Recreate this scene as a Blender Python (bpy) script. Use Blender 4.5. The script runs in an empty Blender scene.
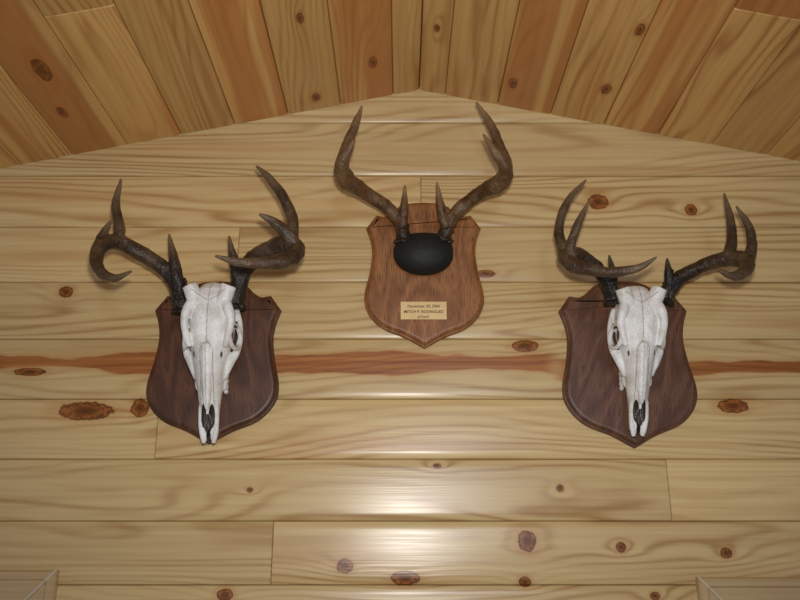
import bpy, bmesh, math, random
from mathutils import Vector, noise, kdtree
from math import sin, cos, tan, atan, pi, radians, sqrt

random.seed(7)
scene = bpy.context.scene
try:
    scene.view_settings.view_transform = 'Standard'
except Exception:
    pass

# ------------------------------------------------------------------ survey
F = 800.0; TH = radians(18.0); D = 1.6; CZ = 1.75
def W(px, py, d=0.0):
    """photo measurement -> metres, for a point standing d metres off the gable wall"""
    phi = atan((300 - py) / F); tot = TH + phi; dist = D - d
    return Vector(((px - 400) / F * dist * cos(phi) / cos(tot), -d, CZ + dist * tan(tot)))
def m_per_px(py, d):
    phi = atan((300 - py) / F); tot = TH + phi
    return (D - d) * cos(phi) / cos(tot) / F

PEAK = W(419, 90)
SL = 0.215
def ceil_pt(px, py):
    u = (px - 400) / F; v = (300 - py) / F
    fy = cos(TH) - v * sin(TH); fz = sin(TH) + v * cos(TH)
    for sg in (-1, 1):
        t = (PEAK.z - CZ + SL * sg * PEAK.x) / (fz + SL * sg * u)
        x = u * t
        if (x - PEAK.x) * sg >= 0:
            return (x, -D + fy * t)
    return (0, 0)

# ------------------------------------------------------------------ node helper
class NT:
    def __init__(self, name):
        self.m = bpy.data.materials.new(name); self.m.use_nodes = True
        self.t = self.m.node_tree; self.b = self.t.nodes['Principled BSDF']
        self.out = self.t.nodes['Material Output']
    def n(self, typ, **kw):
        nd = self.t.nodes.new(typ)
        for k, v in kw.items(): setattr(nd, k, v)
        return nd
    def link(self, a, b): self.t.links.new(a, b)
    def put(self, sock, v):
        if v is None: return
        if isinstance(v, bpy.types.NodeSocket): self.link(v, sock)
        else: sock.default_value = v
    def M(self, op, a, b=None, c=None, clamp=False):
        nd = self.n('ShaderNodeMath', operation=op); nd.use_clamp = clamp
        self.put(nd.inputs[0], a); self.put(nd.inputs[1], b); self.put(nd.inputs[2], c)
        return nd.outputs[0]
    def xyz(self, x, y, z):
        nd = self.n('ShaderNodeCombineXYZ')
        self.put(nd.inputs[0], x); self.put(nd.inputs[1], y); self.put(nd.inputs[2], z)
        return nd.outputs[0]
    def noise(self, vec, scale=1.0, detail=2.0, rough=0.5, dist=0.0):
        nd = self.n('ShaderNodeTexNoise')
        self.put(nd.inputs['Vector'], vec); nd.inputs['Scale'].default_value = scale
        nd.inputs['Detail'].default_value = detail; nd.inputs['Roughness'].default_value = rough
        nd.inputs['Distortion'].default_value = dist
        return nd.outputs[0]
    def ss(self, v, lo, hi, a=0.0, b=1.0):
        nd = self.n('ShaderNodeMapRange', interpolation_type='SMOOTHSTEP')
        self.put(nd.inputs['Value'], v); self.put(nd.inputs['From Min'], lo); self.put(nd.inputs['From Max'], hi)
        nd.inputs['To Min'].default_value = a; nd.inputs['To Max'].default_value = b
        return nd.outputs[0]
    def mix(self, f, a, b, mode='MIX'):
        nd = self.n('ShaderNodeMix', data_type='RGBA', blend_type=mode)
        self.put(nd.inputs[0], f); self.put(nd.inputs[6], a); self.put(nd.inputs[7], b)
        return nd.outputs[2]
    def bump(self, h, strength=0.3, dist=0.002):
        nd = self.n('ShaderNodeBump'); nd.inputs['Strength'].default_value = strength
        nd.inputs['Distance'].default_value = dist; self.link(h, nd.inputs['Height'])
        self.link(nd.outputs[0], self.b.inputs['Normal'])
def C(r, g, b):
    f = lambda v: ((v / 255 + 0.055) / 1.055) ** 2.4 if v > 10 else v / 255 / 12.92
    return (f(r), f(g), f(b), 1)

def pine(name, along, across, knots, light, dark, red, streak=None, rings_amt=0.5, rough=0.3, redgain=1.0, redlo=1.0, brvar=.16):
    k = NT(name)
    tc = k.n('ShaderNodeTexCoord'); sp = k.n('ShaderNodeSeparateXYZ'); k.link(tc.outputs['Object'], sp.inputs[0])
    at = k.n('ShaderNodeAttribute', attribute_name='brd'); sa = k.n('ShaderNodeSeparateColor'); k.link(at.outputs['Color'], sa.inputs[0])
    r1, r2, r3 = sa.outputs
    A0, C0 = sp.outputs[along], sp.outputs[across]
    A = k.M('ADD', A0, k.M('MULTIPLY', r1, 41.0))
    off = k.M('MULTIPLY', r2, 63.0)
    n1 = k.noise(k.xyz(k.M('MULTIPLY', A, 0.8), k.M('MULTIPLY', C0, 6.5), off), 1.0, 2.0, 0.4)
    n2 = k.noise(k.xyz(k.M('MULTIPLY', A, 5), k.M('MULTIPLY', C0, 45.0), off), 1.0, 2.0)
    bump = None; qmin = None
    for (ka, kc, ra, rc) in knots:
        dx = k.M('MULTIPLY_ADD', A0, 1 / ra, -ka / ra); dy = k.M('MULTIPLY_ADD', C0, 1 / rc, -kc / rc)
        q = k.M('MULTIPLY_ADD', dx, dx, k.M('MULTIPLY', dy, dy))
        dxw = k.M('MULTIPLY', dx, .6)
        qw = k.M('MULTIPLY_ADD', dxw, dxw, k.M('MULTIPLY', dy, dy))
        bq = k.M('DIVIDE', 1.0, k.M('MULTIPLY_ADD', qw, 0.3, 1.0))
        bump = bq if bump is None else k.M('ADD', bump, bq)
        qmin = q if qmin is None else k.M('MINIMUM', qmin, q)
    ph = k.M('MULTIPLY_ADD', n1, 105.0, k.M('MULTIPLY_ADD', C0, 300.0, k.M('MULTIPLY_ADD', bump, 10.0, k.M('MULTIPLY', n2, 3.5))))
    s = k.M('MULTIPLY_ADD', k.M('SINE', ph), 0.5, 0.5)
    rings = k.M('POWER', s, 2.6)
    fib = k.noise(k.xyz(k.M('MULTIPLY', A, 6.0), k.M('MULTIPLY', C0, 330.0), off), 1.0, 2.0)
    mid = k.noise(k.xyz(k.M('MULTIPLY', A, 2.0), k.M('MULTIPLY', C0, 80.0), k.M('ADD', off, 4.0)), 1.0, 3.0)
    blot = k.noise(k.xyz(k.M('MULTIPLY', A, 0.9), k.M('MULTIPLY', C0, 17.0), k.M('ADD', off, 9.0)), 1.0, 2.0)
    gate = k.ss(k.noise(k.xyz(k.M('MULTIPLY', A, 1.3), k.M('MULTIPLY', C0, 12.0), k.M('ADD', off, 21.0)), 1.0, 2.0), .36, .66, .25, 1.2)
    f = k.M('MULTIPLY', k.M('MULTIPLY', rings, rings_amt), gate)
    f = k.M('ADD', f, k.M('MULTIPLY_ADD', fib, 0.40, -0.14))
    f = k.M('ADD', f, k.M('MULTIPLY_ADD', mid, 1.0, -0.42), clamp=True)
    col = k.mix(f, light, dark)
    hr = k.ss(k.M('MULTIPLY_ADD', r3, 0.5, k.M('MULTIPLY', blot, 1.5)), redlo, redlo + .22)
    col = k.mix(k.M('MULTIPLY', hr, redgain), col, k.mix(k.M('MULTIPLY_ADD', mid, 2.0, -.6, clamp=True), red, dark))
    if streak is not None:
        wob = k.noise(k.xyz(k.M('MULTIPLY', A0, 1.8), 3.3, 0.0), 1.0, 3.0)
        wid = k.noise(k.xyz(k.M('MULTIPLY', A0, 3.6), 8.1, 4.0), 1.0, 3.0)
        edg = k.noise(k.xyz(k.M('MULTIPLY', A0, 9), k.M('MULTIPLY', C0, 60.0), 2.0), 1.0, 3.0)
        for (zc, hw, x0, x1, stg) in streak:
            dz = k.M('ABSOLUTE', k.M('SUBTRACT', C0, k.M('MULTIPLY_ADD', wob, 0.036, zc - 0.018)))
            dz = k.M('ADD', dz, k.M('MULTIPLY_ADD', edg, .014, -.007))
            w = k.M('MULTIPLY_ADD', wid, hw * 3.6, -hw * .7)
            d_ = k.M('SUBTRACT', dz, w)
            env = k.M('MULTIPLY', k.ss(A0, x0, x0 + .05), k.ss(A0, x1 - .05, x1, 1, 0))
            msk = k.M('MULTIPLY', k.ss(d_, -0.003, 0.0014, 1, 0), env)
            halo = k.M('MULTIPLY', k.ss(d_, 0.0, 0.010, .4, 0), env)
            sc = k.mix(k.M('MULTIPLY_ADD', mid, 2.4, -0.75, clamp=True), C(204, 138, 80), C(142, 80, 38))
            sc = k.mix(k.M('MULTIPLY', rings, .35), sc, C(128, 70, 36))
            col = k.mix(halo, col, red)
            col = k.mix(k.M('MULTIPLY', msk, stg), col, sc)
    nk = k.noise(tc.outputs['Object'], 95.0, 3.0)
    qn = k.M('ADD', qmin, k.M('MULTIPLY_ADD', nk, 1.1, -0.55))
    col = k.mix(k.ss(qn, 0.8, 4.0, 0.45, 0.0), col, red)
    col = k.mix(k.ss(qn, 0.75, 1.1, 0.92, 0.0), col, k.mix(k.ss(nk, .4, .6), C(168, 100, 46), C(118, 62, 26)))
    col = k.mix(k.ss(k.M('ABSOLUTE', k.M('SUBTRACT', qn, 0.92)), 0.0, 0.3, 0.75, 0.0), col, C(80, 38, 16))
    col = k.mix(k.ss(qn, 0.02, 0.3, 0.65, 0.0), col, C(76, 36, 16))
    comb = k.n('ShaderNodeCombineColor')
    br = k.M('MULTIPLY_ADD', r2, brvar, 1.0 - brvar)
    for i in range(3): k.link(br, comb.inputs[i])
    col = k.mix(1.0, col, comb.outputs[0], 'MULTIPLY')
    k.link(col, k.b.inputs['Base Color'])
    k.link(k.M('MULTIPLY_ADD', fib, 0.12, rough - 0.06), k.b.inputs['Roughness'])
    k.b.inputs['Specular IOR Level'].default_value = 0.42
    k.bump(k.M('ADD', fib, k.M('MULTIPLY', s, 0.4)), 0.12, 0.001)
    return k.m

# ------------------------------------------------------------------ generic mesh helpers
def mk(name, bm, mat=None, smooth=False, parent=None):
    me = bpy.data.meshes.new(name); bm.to_mesh(me); bm.free()
    ob = bpy.data.objects.new(name, me); scene.collection.objects.link(ob)
    if mat: me.materials.append(mat)
    if smooth:
        for p in me.polygons: p.use_smooth = True
    if parent: ob.parent = parent
    return ob
def bake(ob):
    dg = bpy.context.evaluated_depsgraph_get(); dg.update()
    me = bpy.data.meshes.new_from_object(ob.evaluated_get(dg))
    ob.modifiers.clear(); ob.data = me
    return ob
def empty(name, loc):
    e = bpy.data.objects.new(name, None); e.location = loc; e.empty_display_size = .05
    scene.collection.objects.link(e); return e
def adopt(parent, ob):
    bpy.context.view_layer.update()
    ob.parent = parent; ob.matrix_parent_inverse = parent.matrix_world.inverted()

def add_board(bm, lay, o, dA, dC, dN, a0, a1, c0, c1, th, rnd, crown=0.0012, bev=0.003):
    n = 8; prof = []
    w = c1 - c0; g = 0.0004
    prof.append((c0 + g, -th)); prof.append((c0 + g, -bev)); prof.append((c0 + g + bev * .35, -bev * .3))
    for i in range(n + 1):
        t = i / n; c = c0 + bev + t * (w - 2 * bev)
        prof.append((c, crown * (1 - (2 * t - 1) ** 2)))
    prof.append((c1 - g - bev * .35, -bev * .3)); prof.append((c1 - g, -bev)); prof.append((c1 - g, -th))
    eb = 0.0012
    rings = []
    for a, sh in ((a0 + .0003, -0.0016), (a0 + .0003 + eb, 0), (a1 - .0003 - eb, 0), (a1 - .0003, -0.0016)):
        rings.append([bm.verts.new(o + dA * a + dC * c + dN * (h + (sh if h > -bev * 1.1 else 0))) for c, h in prof])
    fs = []
    for i in range(3):
        for j in range(len(prof) - 1):
            f = bm.faces.new((rings[i][j], rings[i][j + 1], rings[i + 1][j + 1], rings[i + 1][j]))
            f.smooth = True; fs.append(f)
        f = bm.faces.new((rings[i][-1], rings[i][0], rings[i + 1][0], rings[i + 1][-1])); fs.append(f)
    for r in (rings[1], rings[2], rings[0], rings[3]):
        for j in range(len(prof) - 1):
            e = bm.edges.get((r[j], r[j + 1]))
            if e: e.smooth = False
    fs.append(bm.faces.new(rings[0][::-1])); fs.append(bm.faces.new(rings[3]))
    for f in fs:
        for l in f.loops: l[lay] = (rnd[0], rnd[1], rnd[2], 1)

# ------------------------------------------------------------------ wall
wall_knots_px = [(66,292,7,6),(86,411,27,9),(140,408,9,9),(598,202,10,8),(691,210,6,6),(486,274,9,4),(525,346,13,6),
 (733,406,15,7),(527,541,9,10),(345,566,8,7),(405,578,14,7),(621,547,5,5),(726,553,6,5),(560,488,3.5,3.5),
 (250,490,3,2.5),(525,582,6,5),(225,595,8,6),(437,466,4,2.5),(30,372,16,4),(655,596,5,4)]
wk = []
for (x, y, rx, ry) in wall_knots_px:
    p = W(x, y); mp = m_per_px(y, 0); wk.append((p.x, p.z, rx * mp, ry * mp))
st = [(W(0, 363).z, 0.0185, -1.6, 0.34, 1.0), (W(0, 369).z, 0.0165, 0.30, 1.6, 1.0)]
m_wall = pine('varnished_pine_wall', 0, 2, wk, C(229, 202, 147), C(180, 138, 84), C(204, 146, 86), streak=st, rings_amt=0.55, rough=0.27, redgain=0.4, redlo=.92)

seams = [W(400, y).z for y in (585, 521, 459, 399, 339, 282, 227, 176, 123)]
rows = []
z = seams[0]
while z > 0.02:
    rows.append((max(0, z - .122), z)); z -= .122
rows = rows[::-1]
for i in range(len(seams) - 1): rows.append((seams[i], seams[i + 1]))
z = seams[-1]
while z < PEAK.z: rows.append((z, z + .122)); z += .122
joints = {}
def jrow(y): 
    zz = W(400, y).z
    for i, r in enumerate(rows):
        if r[0] < zz < r[1]: return i
for px, py in ((272, 555), (669, 490), (157, 430), (421, 200), (238, 255)):
    joints.setdefault(jrow(py), []).append(W(px, py).x)
WX = 1.75
bm = bmesh.new(); lay = bm.loops.layers.color.new('brd')
for i, (z0, z1) in enumerate(rows):
    js = sorted([-WX] + joints.get(i, [random.uniform(-1.5, -1.1) if i % 2 else random.uniform(1.1, 1.5)]) + [WX])
    for j in range(len(js) - 1):
        add_board(bm, lay, Vector((0, 0, 0)), Vector((1, 0, 0)), Vector((0, 0, 1)), Vector((0, -1, 0)), js[j], js[j + 1], z0, z1, .018,
                  (random.random(), random.random(), random.random() * .6), crown=.0009)
for sg in (-1, 1):
    n = Vector((SL * sg, 0, 1)).normalized()
    bmesh.ops.bisect_plane(bm, geom=bm.verts[:] + bm.edges[:] + bm.faces[:], plane_co=Vector((PEAK.x, 0, PEAK.z + .006)), plane_no=n, clear_outer=True)
bmesh.ops.recalc_face_normals(bm, faces=bm.faces[:])
wall = mk('wall_back', bm, m_wall)
LC = W(60, 570); RC = W(695, 577)
CAS = 0.062
openings = [(LC.x - .95, LC.x - CAS, LC.z - CAS - .95, LC.z - CAS), (RC.x + CAS, RC.x + .95, RC.z - CAS - .95, RC.z - CAS)]
for (x0, x1, z0, z1) in openings:
    b2 = bmesh.new(); bmesh.ops.create_cube(b2, size=1)
    for v in b2.verts: v.co = Vector(((x0 + x1) / 2 + v.co.x * (x1 - x0), v.co.y * .2, (z0 + z1) / 2 + v.co.z * (z1 - z0)))
    cut = mk('cut', b2)
    md = wall.modifiers.new('b', 'BOOLEAN'); md.operation = 'DIFFERENCE'; md.object = cut; md.solver = 'EXACT'
    bake(wall); bpy.data.objects.remove(cut)

# ------------------------------------------------------------------ ceiling
ck = []
for (x, y, ra, rc) in [(373,62,.02,.009),(513,83,.02,.009),(606,89,.018,.010),(42,70,.035,.013),(316,97,.016,.009),
                       (300,18,.015,.007),(640,30,.018,.008),(437,28,.012,.006),(62,112,.02,.008)]:
    q = ceil_pt(x, y); ck.append((q[1], q[0], ra, rc))
m_ceil = pine('varnished_pine_ceiling', 1, 0, ck, C(224, 180, 112), C(174, 118, 62), C(190, 116, 58), rings_amt=0.55, rough=0.35, redgain=0.75, redlo=.90, brvar=.22)
bm = bmesh.new(); lay = bm.loops.layers.color.new('brd')
BW = 0.122
reds = {-1: [.35, .75, .3, .8, .3, .3, .9, .5, .6, .2, .5], 1: [.3, .4, .85, .3, .8, .35, .3, .5, .3, .6, .4]}
jl = ceil_pt(75, 12); jr = ceil_pt(765, 14)
for sg in (-1, 1):
    dC = Vector((sg, 0, -SL)).normalized()
    dN = Vector((-SL * sg, 0, -1)).normalized()
    c = 0; i = 0
    while c < 1.75 * sqrt(1 + SL * SL):
        w = BW * (.5 if i == 0 else 1)
        xc = PEAK.x + sg * (c + w / 2) / sqrt(1 + SL * SL)
        if sg < 0 and abs(xc - jl[0]) < BW * .5: js = [-3.6, jl[1], 0]
        elif sg > 0 and abs(xc - jr[0]) < BW * .5: js = [-3.6, jr[1], 0]
        else: js = [-3.6, random.uniform(-2.6, -1.4), 0]
        for j in range(len(js) - 1):
            rr = reds[sg][i % 11] if j == len(js) - 2 else random.random()
            add_board(bm, lay, PEAK.copy() * 1, Vector((0, 1, 0)), dC, dN, js[j], js[j + 1], c, c + w, .018, (random.random(), random.random(), rr), crown=.0006, bev=.003)
        c += w; i += 1
bmesh.ops.recalc_face_normals(bm, faces=bm.faces[:])
ceiling = mk('ceiling', bm, m_ceil)

k = NT('building_paper'); k.link(k.mix(k.noise(None, 40), C(96, 72, 44), C(120, 92, 58)), k.b.inputs['Base Color']); k.b.inputs['Roughness'].default_value = .9
m_paper = k.m
bm = bmesh.new()
segs = [(-WX, openings[0][0]), (openings[0][1], openings[1][0]), (openings[1][1], WX)]
def quad(bm, x0, x1, z0, z1, y): bm.faces.new([bm.verts.new((x0, y, z0)), bm.verts.new((x1, y, z0)), bm.verts.new((x1, y, z1)), bm.verts.new((x0, y, z1))])
for (x0, x1) in segs: quad(bm, x0, x1, 0, LC.z - CAS, .016)
for o in openings: quad(bm, o[0], o[1], 0, o[2], .016)
zt = LC.z - CAS
bm.faces.new([bm.verts.new(p) for p in ((-WX, .016, zt), (WX, .016, zt), (WX, .016, PEAK.z - SL * (WX - PEAK.x) + .01), (PEAK.x, .016, PEAK.z + .01), (-WX, .016, PEAK.z - SL * (WX + PEAK.x) + .01))])
sheath = mk('wall_sheathing', bm, m_paper)
adopt(wall, sheath)
bm = bmesh.new()
for sg in (-1, 1):
    p = [(PEAK.x, .03, PEAK.z + .014), (PEAK.x, -3.6, PEAK.z + .014), (PEAK.x + sg * 1.78, -3.6, PEAK.z + .014 - SL * 1.78), (PEAK.x + sg * 1.78, .03, PEAK.z + .014 - SL * 1.78)]
    bm.faces.new([bm.verts.new(q) for q in p])
deck = mk('roof_deck', bm, m_paper); adopt(ceiling, deck)

m_floor = pine('pine_floor', 1, 0, [(0.3, .2, .02, .01), (-1, -.4, .02, .01)], C(190, 150, 100), C(150, 105, 62), C(160, 105, 62), redgain=.5)
bm = bmesh.new(); lay = bm.loops.layers.color.new('brd')
x = -WX
while x < WX - .01:
    add_board(bm, lay, Vector((0, 0, -.001)), Vector((0, 1, 0)), Vector((1, 0, 0)), Vector((0, 0, 1)), -3.6, 0, x, x + .125, .018, (random.random(), random.random(), random.random()), crown=0, bev=.002)
    x += .125
bmesh.ops.recalc_face_normals(bm, faces=bm.faces[:])
mk('floor', bm, m_floor)

# ------------------------------------------------------------------ windows with mitred casing
k = NT('window_casing_pine')
tc = k.n('ShaderNodeTexCoord')
mp = k.n('ShaderNodeMapping'); mp.inputs['Scale'].default_value = (3, 3, 90); k.link(tc.outputs['Object'], mp.inputs[0])
k.link(k.mix(k.noise(mp.outputs[0], 1.5, 3), C(206, 182, 140), C(176, 144, 98)), k.b.inputs['Base Color']); k.b.inputs['Roughness'].default_value = .35
m_cas = k.m
k = NT('mitre_caulk'); k.link(k.mix(k.noise(None, 60), C(214, 206, 186), C(190, 178, 150)), k.b.inputs['Base Color']); m_caulk = k.m
k = NT('window_glass'); k.b.inputs['Roughness'].default_value = .05
k.link(k.mix(k.noise(None, 2), C(30, 40, 52), C(52, 66, 84)), k.b.inputs['Base Color']); m_glass = k.m
k = NT('window_sash_white'); k.link(k.mix(k.noise(None, 30), C(226, 224, 216), C(214, 212, 204)), k.b.inputs['Base Color']); m_sash = k.m
def casing(bm, p_out, p_in, th=.018):
    ox0, ox1, oz0, oz1 = p_out; ix0, ix1, iz0, iz1 = p_in
    O = [(ox0, oz0), (ox1, oz0), (ox1, oz1), (ox0, oz1)]; I = [(ix0, iz0), (ix1, iz0), (ix1, iz1), (ix0, iz1)]
    prof = [(0, 0), (0, .75), (.05, 1), (.25, 1), (.3, .8), (.7, .7), (.92, .6), (1, .5), (1, 0)]
    loops = []
    for t, h in prof:
        loops.append([bm.verts.new((O[i][0] + (I[i][0] - O[i][0]) * t, -h * th, O[i][1] + (I[i][1] - O[i][1]) * t)) for i in range(4)])
    for a in range(len(loops) - 1):
        for i in range(4):
            j = (i + 1) % 4
            bm.faces.new((loops[a][i], loops[a][j], loops[a + 1][j], loops[a + 1][i]))
for wi, o in enumerate(openings):
    par = empty('window_%d' % (wi + 1), ((o[0] + o[1]) / 2, 0, (o[2] + o[3]) / 2))
    bm = bmesh.new(); casing(bm, (o[0] - CAS, o[1] + CAS, o[2] - CAS, o[3] + CAS), o)
    bmesh.ops.recalc_face_normals(bm, faces=bm.faces[:])
    adopt(par, mk('casing', bm, m_cas))
    bm = bmesh.new()
    for (cx, cz, sx, sz) in ((o[0], o[3], -1, 1), (o[1], o[3], 1, 1)):
        p0 = Vector((cx, -.0125, cz)); p1 = Vector((cx + sx * CAS, -.0175, cz + sz * CAS)); w = Vector((sz, 0, -sx)) * .0012
        a = [bm.verts.new(p0 + w), bm.verts.new(p0 - w), bm.verts.new(p1 - w), bm.verts.new(p1 + w)]
        b = [bm.verts.new(v.co + Vector((0, -.0018, 0))) for v in a]
        bm.faces.new(b)
        for i in range(4): bm.faces.new((a[i], a[(i + 1) % 4], b[(i + 1) % 4], b[i]))
    adopt(par, mk('mitre_joints', bm, m_caulk))
    bm = bmesh.new(); casing(bm, o, (o[0] + .04, o[1] - .04, o[2] + .04, o[3] - .04), .01)
    for v in bm.verts: v.co.y += .012
    adopt(par, mk('sash', bm, m_sash))
    bm = bmesh.new(); quad(bm, o[0], o[1], o[2], o[3], .014); adopt(par, mk('pane', bm, m_glass))

# ------------------------------------------------------------------ materials for mounts
def shield_mat(name, c1, c2, c3, freq=60, skew=0.0):
    k = NT(name)
    tc = k.n('ShaderNodeTexCoord'); sp = k.n('ShaderNodeSeparateXYZ'); k.link(tc.outputs['Object'], sp.inputs[0])
    x = k.M('MULTIPLY_ADD', sp.outputs[2], skew, sp.outputs[0])
    nv = k.noise(k.xyz(k.M('MULTIPLY', x, 9), 0.0, k.M('MULTIPLY', sp.outputs[2], 2.2)), 1.0, 2)
    ph = k.M('MULTIPLY_ADD', nv, 70.0, k.M('MULTIPLY', x, freq))
    s = k.M('MULTIPLY_ADD', k.M('SINE', ph), .5, .5)
    pores = k.noise(k.xyz(k.M('MULTIPLY', x, 900), k.M('MULTIPLY', sp.outputs[1], 300), k.M('MULTIPLY', sp.outputs[2], 35)), 1.0, 2)
    med = k.noise(k.xyz(k.M('MULTIPLY', x, 60), 1.0, k.M('MULTIPLY', sp.outputs[2], 3)), 1.0, 3)
    col = k.mix(k.M('MULTIPLY_ADD', s, .75, k.M('MULTIPLY_ADD', med, .7, -.25), clamp=True), c1, c2)
    col = k.mix(k.ss(pores, .48, .64, 0, .8), col, c3)
    k.link(col, k.b.inputs['Base Color']); k.b.inputs['Roughness'].default_value = .42
    k.bump(pores, .25, .0006)
    return k.m
m_walnut = shield_mat('walnut_shield', C(106, 66, 42), C(74, 42, 27), C(42, 24, 16), 40, .15)
m_walnut2 = shield_mat('walnut_shield_figured', C(120, 82, 60), C(88, 54, 38), C(52, 32, 24), 35, -.3)
m_oak = shield_mat('oak_shield', C(170, 114, 66), C(134, 84, 44), C(82, 46, 22), 90)

def bone_mat():
    k = NT('bleached_bone')
    tc = k.n('ShaderNodeTexCoord')
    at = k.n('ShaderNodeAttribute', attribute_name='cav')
    sk = k.n('ShaderNodeAttribute', attribute_name='sk'); sp = k.n('ShaderNodeSeparateXYZ'); k.link(sk.outputs['Vector'], sp.inputs[0])
    X, T, O = sp.outputs
    n = k.noise(tc.outputs['Object'], 40, 4); n2 = k.noise(tc.outputs['Object'], 260, 3); nz = k.noise(tc.outputs['Object'], 420, 2)
    wv = k.M('MULTIPLY_ADD', nz, .005, -.0025)
    ax = k.M('ABSOLUTE', X)
    top = k.ss(O, .045, .055)
    def line(v, w=.0009): return k.ss(k.M('ABSOLUTE', k.M('ADD', v, wv)), 0, w, 1, 0)
    l1 = k.M('MULTIPLY', line(X), k.ss(T, .40, .43, 1, 0))
    l2 = k.M('MULTIPLY', line(k.M('SUBTRACT', ax, .0125)), k.M('MULTIPLY', k.ss(T, .43, .45), k.ss(T, .76, .80, 1, 0)))
    l3 = k.M('MULTIPLY', line(k.M('MULTIPLY', k.M('SUBTRACT', k.M('MULTIPLY_ADD', ax, 4.0, .385), T), .25), .0010), k.ss(ax, .012, .0135, 1, 0))
    l4 = k.M('MULTIPLY', line(k.M('MULTIPLY', k.M('SUBTRACT', k.M('MULTIPLY_ADD', ax, -2.0, .115), T), .3), .0011), k.ss(ax, .03, .034, 1, 0))
    l5 = k.M('MULTIPLY', k.M('MULTIPLY', line(X, .0006), k.ss(T, .42, .44)), k.ss(T, .76, .80, 1, 0))
    ln = k.M('MAXIMUM', k.M('MAXIMUM', l1, l2), k.M('MAXIMUM', l3, k.M('MAXIMUM', l4, l5)))
    ln = k.M('MULTIPLY', ln, top)
    col = k.mix(k.ss(n, .35, .75), C(244, 245, 246), C(216, 214, 208))
    col = k.mix(k.ss(n2, .54, .70, 0, .35), col, C(188, 178, 162))
    col = k.mix(k.M('MULTIPLY', ln, .55), col, C(150, 138, 124))
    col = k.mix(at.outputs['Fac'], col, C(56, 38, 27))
    k.link(col, k.b.inputs['Base Color']); k.b.inputs['Roughness'].default_value = .42
    h = k.M('ADD', n, k.M('MULTIPLY', n2, .5)); h = k.M('SUBTRACT', h, k.M('MULTIPLY', ln, .8))
    k.bump(h, .65, .004)
    return k.m
m_bone = bone_mat()
def antler_mat(name, dark, mid, tipc, base):
    k = NT(name)
    tc = k.n('ShaderNodeTexCoord')
    at = k.n('ShaderNodeAttribute', attribute_name='age'); sa = k.n('ShaderNodeSeparateColor'); k.link(at.outputs['Color'], sa.inputs[0])
    n = k.noise(tc.outputs['Object'], 60, 4, .6); n2 = k.noise(tc.outputs['Object'], 300, 3); n3 = k.noise(tc.outputs['Object'], 22, 2)
    col = k.mix(k.ss(n, .25, .75), dark, mid)
    col = k.mix(k.M('MULTIPLY', k.ss(n3, .45, .70), .3), col, tipc)
    col = k.mix(k.M('MULTIPLY', k.ss(sa.outputs[0], .1, .9), .75), col, tipc)
    col = k.mix(k.M('MULTIPLY', sa.outputs[1], .94), col, base)
    col = k.mix(k.ss(n2, .52, .68, 0, .5), col, dark)
    k.link(col, k.b.inputs['Base Color']); k.b.inputs['Roughness'].default_value = .34
    k.bump(k.M('ADD', n, k.M('MULTIPLY', n2, .6)), .85, .004)
    return k.m
m_ant1 = antler_mat('antler_dark', C(44, 31, 23), C(82, 62, 44), C(136, 114, 86), C(20, 15, 13))
m_ant2 = antler_mat('antler_brown', C(60, 38, 22), C(108, 76, 45), C(164, 134, 96), C(28, 20, 15))

# ------------------------------------------------------------------ shields
TEMPL = [(0,202,0),(14,203,0),(24,206,0),(31,212,0),(38,216,0),(47,215,1),(57,228,1),(52.5,241,0),(51,255,0),(53.5,274,0),(57.5,292,0),(57,306,0),(50,319,0),(38,329,0),(19,337,0),(0,348,1)]
def catmull(P, n=6, corner=None):
    out = []
    for i in range(len(P) - 1):
        p1, p2 = P[i], P[i + 1]
        p0 = P[i - 1] if i > 0 and not (corner and corner[i]) else p1 - (p2 - p1)
        p3 = P[i + 2] if i + 2 < len(P) and not (corner and corner[i + 1]) else p2 + (p2 - p1)
        for j in range(n):
            t = j / n
            out.append(.5 * ((2 * p1) + (p2 - p0) * t + (2 * p0 - 5 * p1 + 4 * p2 - p3) * t * t + (3 * p1 - p0 - 3 * p2 + p3) * t ** 3))
    out.append(P[-1].copy())
    return out
def shield(cx, ytop, ybot, halfw, mat, name):
    sc = halfw / 57.0
    mid = (ytop + ybot) / 2; mp = m_per_px(mid, .012); X0 = W(cx, mid, .012).x
    P = [Vector((dx * sc * mp, W(400, ytop + (y - 202) / 146 * (ybot - ytop), .012).z)) for dx, y, c in TEMPL]
    half = catmull(P, 6, [c for _, _, c in TEMPL])
    pts = [Vector((X0 + p.x, p.y)) for p in half] + [Vector((X0 - p.x, p.y)) for p in half[-2:0:-1]]
    n = len(pts)
    def inset(d):
        r = []
        for i in range(n):
            a = (pts[i] - pts[i - 1]).normalized(); b = (pts[(i + 1) % n] - pts[i]).normalized()
            na = Vector((-a.y, a.x)); nb = Vector((-b.y, b.x)); m = (na + nb)
            m = m / max(m.dot(m) / 2, .6) if m.length > 0 else na
            r.append(pts[i] - m * d)
        return r
    prof = [(0, 0.0005), (0, .009), (.0015, .0115), (.004, .0125), (.0045, .0145), (.006, .0175), (.009, .0195), (.0125, .020)]
    bm = bmesh.new(); loops = []
    for d, h in prof: loops.append([bm.verts.new((p.x, -h, p.y)) for p in inset(d)])
    for a in range(len(loops) - 1):
        for i in range(n):
            bm.faces.new((loops[a][i], loops[a][(i + 1) % n], loops[a + 1][(i + 1) % n], loops[a + 1][i])) 
    bm.faces.new(loops[-1]); bm.faces.new(loops[0][::-1])
    bmesh.ops.recalc_face_normals(bm, faces=bm.faces[:])
    ctr = W(cx, mid, 0)
    for v in bm.verts: v.co -= ctr
    ob = mk(name, bm, mat); ob.location = ctr
    return ob

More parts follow.
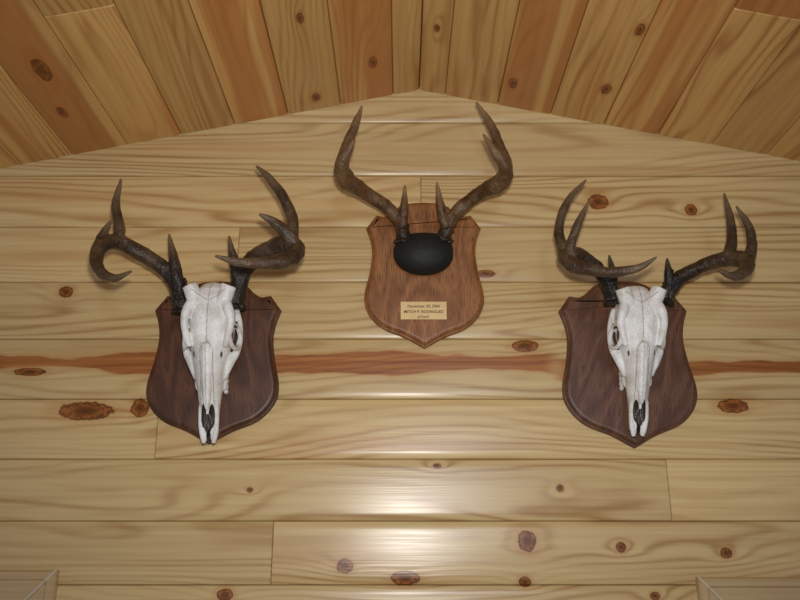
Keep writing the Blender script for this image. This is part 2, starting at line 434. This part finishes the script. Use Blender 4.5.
# ------------------------------------------------------------------ antlers
def tube(bm, path, radii, seg=14, seed=0, rough=.10):
    n = len(path); prevn = None; rings = []
    for i in range(n):
        t = (path[min(i + 1, n - 1)] - path[max(i - 1, 0)]).normalized()
        if prevn is None:
            ref = Vector((0, 1, 0)) if abs(t.y) < .9 else Vector((1, 0, 0)); u = t.cross(ref).normalized()
        else: u = (prevn - t * prevn.dot(t)).normalized()
        prevn = u; v = t.cross(u)
        ring = []
        for j in range(seg):
            a = 2 * pi * j / seg; dr = u * cos(a) + v * sin(a)
            nz = noise.noise(path[i] * 45 + dr * 1.6 + Vector((seed, 0, 0))) * rough * 1.8 + noise.noise(path[i] * 120 + dr * 3) * rough * 1.2
            ring.append(bm.verts.new(path[i] + dr * radii[i] * (1 + nz)))
        rings.append(ring)
    for i in range(n - 1):
        for j in range(seg):
            bm.faces.new((rings[i][j], rings[i][(j + 1) % seg], rings[i + 1][(j + 1) % seg], rings[i + 1][j]))
    bm.faces.new(rings[0][::-1]); bm.faces.new(rings[-1])
def antler(name, branches, mat, parent, burr=True, darkbase=.14):
    bm = bmesh.new(); kp = []
    for bi, br in enumerate(branches):
        P4 = []
        for (px, py, d, r) in br:
            w = W(px, py, d); P4.append(Vector((w.x, w.y, w.z, r * m_per_px(py, d))))
        S = catmull(P4, 7)
        pts = [Vector(s[:3]) for s in S]; rad = [max(s[3], .0012) for s in S]
        tube(bm, pts, rad, seed=bi * 7.3)
        L = len(pts)
        for i, p in enumerate(pts):
            kp.append((p, i / (L - 1) if bi else max(0, i / (L - 1) * 1.1 - .3)))
    b0 = W(*branches[0][0][:3]); b1 = W(*branches[0][1][:3]); ax = (b1 - b0).normalized()
    r0 = branches[0][0][3] * m_per_px(300, .09)
    if burr:
        u = ax.cross(Vector((0, 1, 0))).normalized(); v = ax.cross(u); c = b0 + ax * .004
        for i in range(15):
            a = 2 * pi * i / 15 + random.uniform(-.15, .15)
            q = c + (u * cos(a) + v * sin(a)) * r0 * 1.12 + ax * random.uniform(-.002, .003)
            mm = bmesh.ops.create_icosphere(bm, subdivisions=1, radius=random.uniform(.0042, .0062))
            for vv in mm['verts']: vv.co += q
        for i in range(50):
            a = random.uniform(0, 2 * pi); h = random.uniform(.008, .07)
            cc = b0 + (b1 - b0).normalized() * h
            q = cc + (u * cos(a) + v * sin(a)) * r0 * .93
            mm = bmesh.ops.create_icosphere(bm, subdivisions=1, radius=random.uniform(.002, .0038))
            for vv in mm['verts']: vv.co += q
    ob = mk(name, bm, mat)
    md = ob.modifiers.new('r', 'REMESH'); md.mode = 'VOXEL'; md.voxel_size = .0017; md.use_smooth_shade = True
    md = ob.modifiers.new('s', 'SMOOTH'); md.factor = .5; md.iterations = 2
    bake(ob)
    kd = kdtree.KDTree(len(kp))
    for i, (p, t) in enumerate(kp): kd.insert(p, i)
    kd.balance()
    me = ob.data; at = me.attributes.new('age', 'FLOAT_COLOR', 'POINT')
    for i, v in enumerate(me.vertices):
        _, idx, _ = kd.find(v.co); t = kp[idx][1]
        db = max(0.0, 1 - (v.co - b0).length / darkbase)
        at.data[i].color = (max(0, t - .35) * 1.3, min(1, db * 1.6), 0, 1)
    if not me.materials: me.materials.append(mat)
    adopt(parent, ob)
    return ob

# ------------------------------------------------------------------ skull
def deer_skull(cx, ytop, ybot, parent, lean=0.0, name='skull'):
    top = W(cx, ytop, .10); bot = W(cx + lean, ybot, .065)
    L = top.z - bot.z; X0 = top.x; X1 = bot.x
    k_ = L / .30
    def T(x, t, o):
        return Vector((X0 + (X1 - X0) * t + x * k_, -(.020 + o), top.z - L * t))
    def Tinv(p):
        t = (top.z - p.z) / L
        return ((p.x - X0 - (X1 - X0) * t) / k_, t, -p.y - .020)
    S = [(-.05,.012,.060,.034),(-.03,.026,.072,.012),(.015,.035,.086,.001),(.08,.040,.097,.001),(.16,.0435,.104,.002),(.24,.045,.105,.006),(.32,.0435,.103,.012),
         (.39,.040,.100,.018),(.45,.0355,.0965,.022),(.52,.0315,.091,.022),(.60,.0275,.085,.020),(.68,.0240,.078,.020),(.76,.0205,.070,.022),(.83,.0185,.061,.022),(.90,.0175,.053,.022),(.955,.0165,.046,.022),(.99,.011,.040,.026)]
    bm = bmesh.new(); seg = 32; rings = []
    for t, w, zo, zi in S:
        zc = (zo + zi) / 2; h = (zo - zi) / 2; ring = []
        for j in range(seg):
            a = 2 * pi * j / seg; ca, sa = cos(a), sin(a)
            x = w * math.copysign(abs(ca) ** .92, ca); o = zc + h * math.copysign(abs(sa) ** .92, sa)
            if sa > 0 and t > .35: x *= 1 - min(1, (t - .35) * 5) * .20 * sa
            if sa > 0 and t < .42: o -= .0045 * math.exp(-(x / .012) ** 2) * min(1, max(0, (t + .02) * 6))
            ring.append(bm.verts.new(T(x, t, o)))
        rings.append(ring)
    for i in range(len(rings) - 1):
        for j in range(seg):
            bm.faces.new((rings[i][j], rings[i][(j + 1) % seg], rings[i + 1][(j + 1) % seg], rings[i + 1][j]))
    bm.faces.new(rings[0][::-1]); bm.faces.new(rings[-1])
    def ball(x, t, o, rx, rt, ro, b=None, sub=3):
        b = b or bm
        mm = bmesh.ops.create_icosphere(b, subdivisions=sub, radius=1)
        c = T(x, t, o)
        for v in mm['verts']: v.co = c + Vector((v.co.x * rx * k_, v.co.y * ro, v.co.z * rt * k_))
    def bar(pts, rs):
        P = [Vector((*T(*p), r)) for p, r in zip(pts, rs)]; Sx = catmull(P, 5)
        tube(bm, [Vector(s[:3]) for s in Sx], [s[3] for s in Sx], seg=12, rough=.06)
    for s in (-1, 1):
        cen = (s * .0485, .335, .068); rp = []
        for j in range(13):
            a = 2 * pi * j / 12
            rp.append((cen[0] + s * (-.006 * sin(a)), cen[1] + cos(a) * .077, cen[2] + sin(a) * .024))
        bar(rp, [.0048] * 13)
        bar([(s * .030, .10, .090), (s * .040, .18, .096), (s * .045, .26, .094), (s * .040, .35, .093), (s * .034, .42, .088)], [.010, .010, .0075, .007, .005])
        bar([(s * .026, .14, .086), (s * .033, .06, .090), (s * .039, .01, .094)], [.015, .0155, .015])
        bar([(s * .042, .10, .036), (s * .051, .20, .038), (s * .054, .32, .042), (s * .049, .42, .048), (s * .037, .50, .052), (s * .026, .60, .050)], [.005, .0052, .0055, .0075, .009, .006])
        ball(s * .026, .60, .040, .006, .022, .008)
        for j in range(6): ball(s * .0235, .48 + j * .036, .012, .0052, .0062, .010, sub=2)
        bar([(s * .014, .78, .052), (s * .0150, .88, .046), (s * .0125, .96, .041), (s * .0085, 1.012, .038)], [.0055, .0052, .0052, .0042])
    bar([(0, .40, .090), (0, .52, .0845), (0, .66, .076), (0, .77, .071), (0, .81, .067)], [.0125, .0115, .0100, .0060, .003])
    ob = mk(name, bm, m_bone)
    md = ob.modifiers.new('r', 'REMESH'); md.mode = 'VOXEL'; md.voxel_size = .0017; md.use_smooth_shade = True
    md = ob.modifiers.new('s', 'SMOOTH'); md.factor = .5; md.iterations = 4
    bake(ob)
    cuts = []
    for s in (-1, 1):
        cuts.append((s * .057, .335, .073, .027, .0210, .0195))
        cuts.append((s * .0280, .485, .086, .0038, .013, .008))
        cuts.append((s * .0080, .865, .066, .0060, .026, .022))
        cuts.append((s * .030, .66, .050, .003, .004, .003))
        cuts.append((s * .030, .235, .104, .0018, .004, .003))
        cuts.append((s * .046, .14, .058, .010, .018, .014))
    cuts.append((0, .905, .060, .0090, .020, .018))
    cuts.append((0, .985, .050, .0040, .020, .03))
    b2 = bmesh.new()
    for c in cuts: ball(c[0], c[1], c[2], c[3], c[4], c[5], b2)
    co = mk('c', b2)
    co.modifiers.new('r', 'REMESH').mode = 'VOXEL'; co.modifiers['r'].voxel_size = .0012
    bake(co)
    md = ob.modifiers.new('b', 'BOOLEAN'); md.operation = 'DIFFERENCE'; md.object = co; md.solver = 'EXACT'
    bake(ob); bpy.data.objects.remove(co)
    me = ob.data
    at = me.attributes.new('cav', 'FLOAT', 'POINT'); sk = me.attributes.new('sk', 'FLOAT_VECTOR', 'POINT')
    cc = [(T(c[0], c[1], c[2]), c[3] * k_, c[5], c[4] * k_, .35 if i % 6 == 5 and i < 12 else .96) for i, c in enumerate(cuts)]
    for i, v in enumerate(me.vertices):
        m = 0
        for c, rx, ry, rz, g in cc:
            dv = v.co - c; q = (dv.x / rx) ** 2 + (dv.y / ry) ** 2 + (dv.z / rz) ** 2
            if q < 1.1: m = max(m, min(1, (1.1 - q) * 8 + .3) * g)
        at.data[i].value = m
        sk.data[i].vector = Tinv(v.co)
    for p in me.polygons: p.use_smooth = True
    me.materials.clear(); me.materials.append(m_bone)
    adopt(parent, ob)
    return ob

# ---- left mount
g1 = empty('european_deer_skull_mount', W(214, 365, 0))
adopt(g1, shield(214, 281, 444, 64.5, m_walnut, 'walnut_shield_plaque'))
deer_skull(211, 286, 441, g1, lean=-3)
antler('antler_right_side', [
 [(184,312,.085,9),(181,296,.095,9),(172,276,.105,8.5),(155,262,.12,8),(135,250,.14,8),(117,242,.165,8.5),(103,245,.19,8),(96,258,.215,6.5),(101,272,.24,5.5),(115,278,.26,4),(132,271,.275,1.2)],
 [(119,244,.165,7),(119,225,.16,5.5),(116,205,.155,4.5),(121,179,.15,1.2)],
 [(100,252,.19,6),(101,238,.19,5),(111,221,.185,1.8)],
 [(181,298,.1,6),(177,275,.115,6),(173,255,.12,4.5),(169,234,.12,1.2)]], m_ant1, g1)
antler('antler_left_side', [
 [(234,308,.085,9),(238,290,.095,9),(243,272,.11,9),(256,257,.13,8.5),(274,247,.16,9),(289,243,.19,9.5),(296,252,.215,9),(285,261,.24,8),(262,263,.265,6),(238,262,.285,4.5),(215,256,.30,1.5)],
 [(291,243,.19,8),(292,218,.18,6),(282,195,.175,5),(268,177,.17,4),(256,166,.165,1.2)],
 [(296,247,.21,8),(286,233,.225,6.5),(272,221,.235,4.5),(259,214,.245,1.5)],
 [(238,290,.1,6),(236,270,.115,5.5),(232,252,.12,4),(229,236,.12,1.2)]], m_ant1, g1)
# ---- right mount
g2 = empty('european_deer_skull_mount.001', W(629, 365, 0))
adopt(g2, shield(628, 281, 448, 65.5, m_walnut2, 'walnut_shield_plaque'))
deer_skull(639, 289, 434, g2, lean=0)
antler('antler_right_side', [
 [(615,303,.085,8),(611,290,.095,8),(602,275,.11,7.5),(590,262,.13,7),(575,254,.155,7.5),(566,256,.185,8),(572,265,.21,7.5),(592,270,.235,6),(615,272,.255,5.5),(638,268,.275,4),(657,257,.29,1.2)],
 [(568,255,.18,7),(560,240,.175,5.5),(560,220,.17,4.5),(570,198,.165,3.5),(586,180,.16,1.2)],
 [(572,262,.20,6),(571,245,.205,5),(579,222,.21,4),(589,201,.21,1.2)],
 [(612,290,.1,5),(613,275,.115,4.5),(609,255,.12,1.2)]], m_ant1, g2)
antler('antler_left_side', [
 [(663,303,.085,8),(670,288,.095,8),(682,276,.105,7.5),(698,268,.12,7),(716,261,.145,7.5),(734,258,.17,8),(746,262,.195,8),(745,271,.22,6.5),(733,276,.24,4.5),(716,269,.255,1.5)],
 [(728,258,.165,7),(732,240,.16,5.5),(730,218,.155,4),(724,193,.15,1.2)],
 [(748,264,.195,6.5),(752,245,.195,5),(748,225,.19,4),(736,206,.185,1.2)],
 [(670,289,.1,5),(669,275,.11,4.5),(667,258,.115,1.2)]], m_ant1, g2)
# ---- centre mount
g3 = empty('deer_antler_trophy_plaque', W(424, 275, 0))
adopt(g3, shield(424, 202, 348, 58.5, m_oak, 'oak_shield_plaque'))
antler('antler_right_side', [
 [(404,242,.045,8),(401,224,.06,7),(391,211,.07,7),(376,200,.09,7),(361,190,.115,7.5),(349,182,.14,9),(342,174,.165,8),(342,163,.19,6.5),(348,151,.205,5),(355,139,.215,1.2)],
 [(349,182,.14,8),(342,166,.137,7),(348,143,.13,5.5),(356,123,.13,4),(362,106,.125,1.2)],
 [(402,228,.065,5),(404,210,.08,4.5),(405,185,.085,1.2)]], m_ant2, g3, darkbase=.05)
antler('antler_left_side', [
 [(443,241,.045,8),(449,224,.06,7),(458,211,.07,7),(472,199,.09,7),(486,190,.115,7.5),(498,184,.14,9),(505,176,.165,8),(504,165,.19,6.5),(495,152,.205,5),(483,134,.215,1.2)],
 [(498,184,.14,8),(506,168,.137,7),(498,143,.13,5.5),(489,122,.13,4),(476,102,.125,1.2)],
 [(446,228,.065,5),(441,208,.08,4.5),(437,182,.085,1.2)]], m_ant2, g3, darkbase=.05)
k = NT('black_leather'); tc = k.n('ShaderNodeTexCoord'); n = k.noise(tc.outputs['Object'], 220, 3)
k.link(k.mix(n, C(6, 9, 10), C(20, 25, 25)), k.b.inputs['Base Color']); k.b.inputs['Roughness'].default_value = .65; k.bump(n, .5, .002); m_leather = k.m
k = NT('brass'); tc = k.n('ShaderNodeTexCoord'); n = k.noise(tc.outputs['Object'], 25, 2)
k.link(k.mix(n, C(222, 186, 124), C(242, 214, 160)), k.b.inputs['Base Color']); k.b.inputs['Roughness'].default_value = .38; k.b.inputs['Metallic'].default_value = .3; m_brass = k.m
k = NT('engraving'); k.link(k.mix(k.noise(None, 50), C(60, 40, 24), C(74, 50, 30)), k.b.inputs['Base Color']); m_eng = k.m
c = W(423.5, 254, .04); bm = bmesh.new(); bmesh.ops.create_uvsphere(bm, u_segments=48, v_segments=28, radius=1)
for v in bm.verts:
    x, y, z = v.co
    w = 1 + .06 * z * (1 if z > 0 else -.3)
    v.co = c + Vector((x * .0625 * w, y * .036, z * .046 + .004 * abs(x) * (1 if z > 0 else 0)))
    v.co.y = min(v.co.y, -.0195)
    v.co += Vector((0, noise.noise(v.co * 60) * .0012, 0))
adopt(g3, mk('leather_skull_cap', bm, m_leather, True))
p0 = W(400.5, 301.5, .021); p1 = W(447, 319.5, .021)
bm = bmesh.new(); e = .0008
a = [bm.verts.new(q) for q in ((p0.x, -.0195, p1.z), (p1.x, -.0195, p1.z), (p1.x, -.0195, p0.z), (p0.x, -.0195, p0.z))]
b = [bm.verts.new((q.co.x, -.0208, q.co.z)) for q in a]
cc = [bm.verts.new((q.co.x + (e if q.co.x < 0.05 else -e), -.0215, q.co.z + (e if q.co.z < (p0.z + p1.z) / 2 else -e))) for q in b]
for A_, B_ in ((a, b), (b, cc)):
    for i in range(4): bm.faces.new((A_[i], A_[(i + 1) % 4], B_[(i + 1) % 4], B_[i]))
bm.faces.new(cc); bmesh.ops.recalc_face_normals(bm, faces=bm.faces[:])
adopt(g3, mk('brass_nameplate', bm, m_brass))
for i, (txt, sz, py) in enumerate((('November 20, 2004', .0082, 306.3), ('MITCH P. RODRIGUEZ', .0082, 311.8), ('8 POINT', .0065, 317.0))):
    cu = bpy.data.curves.new('engraved_text', 'FONT'); cu.body = txt; cu.size = sz; cu.align_x = 'CENTER'; cu.align_y = 'CENTER'; cu.extrude = .0002; cu.offset = .00010
    ob = bpy.data.objects.new('engraved_text_%d' % (i + 1), cu); scene.collection.objects.link(ob)
    ob.location = ((p0.x + p1.x) / 2, -.0217, W(424, py, .0217).z); ob.rotation_euler = (pi / 2, 0, 0); cu.materials.append(m_eng)
    adopt(g3, ob)

# ------------------------------------------------------------------ camera, light
cam = bpy.data.objects.new('camera', bpy.data.cameras.new('camera')); scene.collection.objects.link(cam)
cam.location = (0, -D, CZ); cam.rotation_euler = (pi / 2 + TH, 0, 0)
cam.data.sensor_width = 36; cam.data.lens = 36.0; cam.data.clip_start = .02
scene.camera = cam
def lamp(name, typ, loc, energy, col, rot=(0, 0, 0), **kw):
    l = bpy.data.lights.new(name, typ); l.energy = energy; l.color = col
    for a_, v_ in kw.items(): setattr(l, a_, v_)
    o = bpy.data.objects.new(name, l); o.location = loc; o.rotation_euler = rot; scene.collection.objects.link(o); return o
lamp('camera_flash_lamp', 'SPOT', (.02, -D - .02, CZ + .10), 47, (1, .965, .90), rot=(pi / 2 + radians(19), 0, 0), shadow_soft_size=.03, specular_factor=.06, spot_size=radians(98), spot_blend=1.0)
lamp('daylight_window_lamp', 'AREA', (.32, -3.5, CZ + .50), 10, (.58, .74, 1), rot=(pi / 2, 0, 0), shape='RECTANGLE', size=.42, size_y=.40)
wd = bpy.data.worlds.new('world'); scene.world = wd; wd.use_nodes = True
bg = wd.node_tree.nodes['Background']; bg.inputs[0].default_value = (.96, .96, 1, 1); bg.inputs[1].default_value = .25
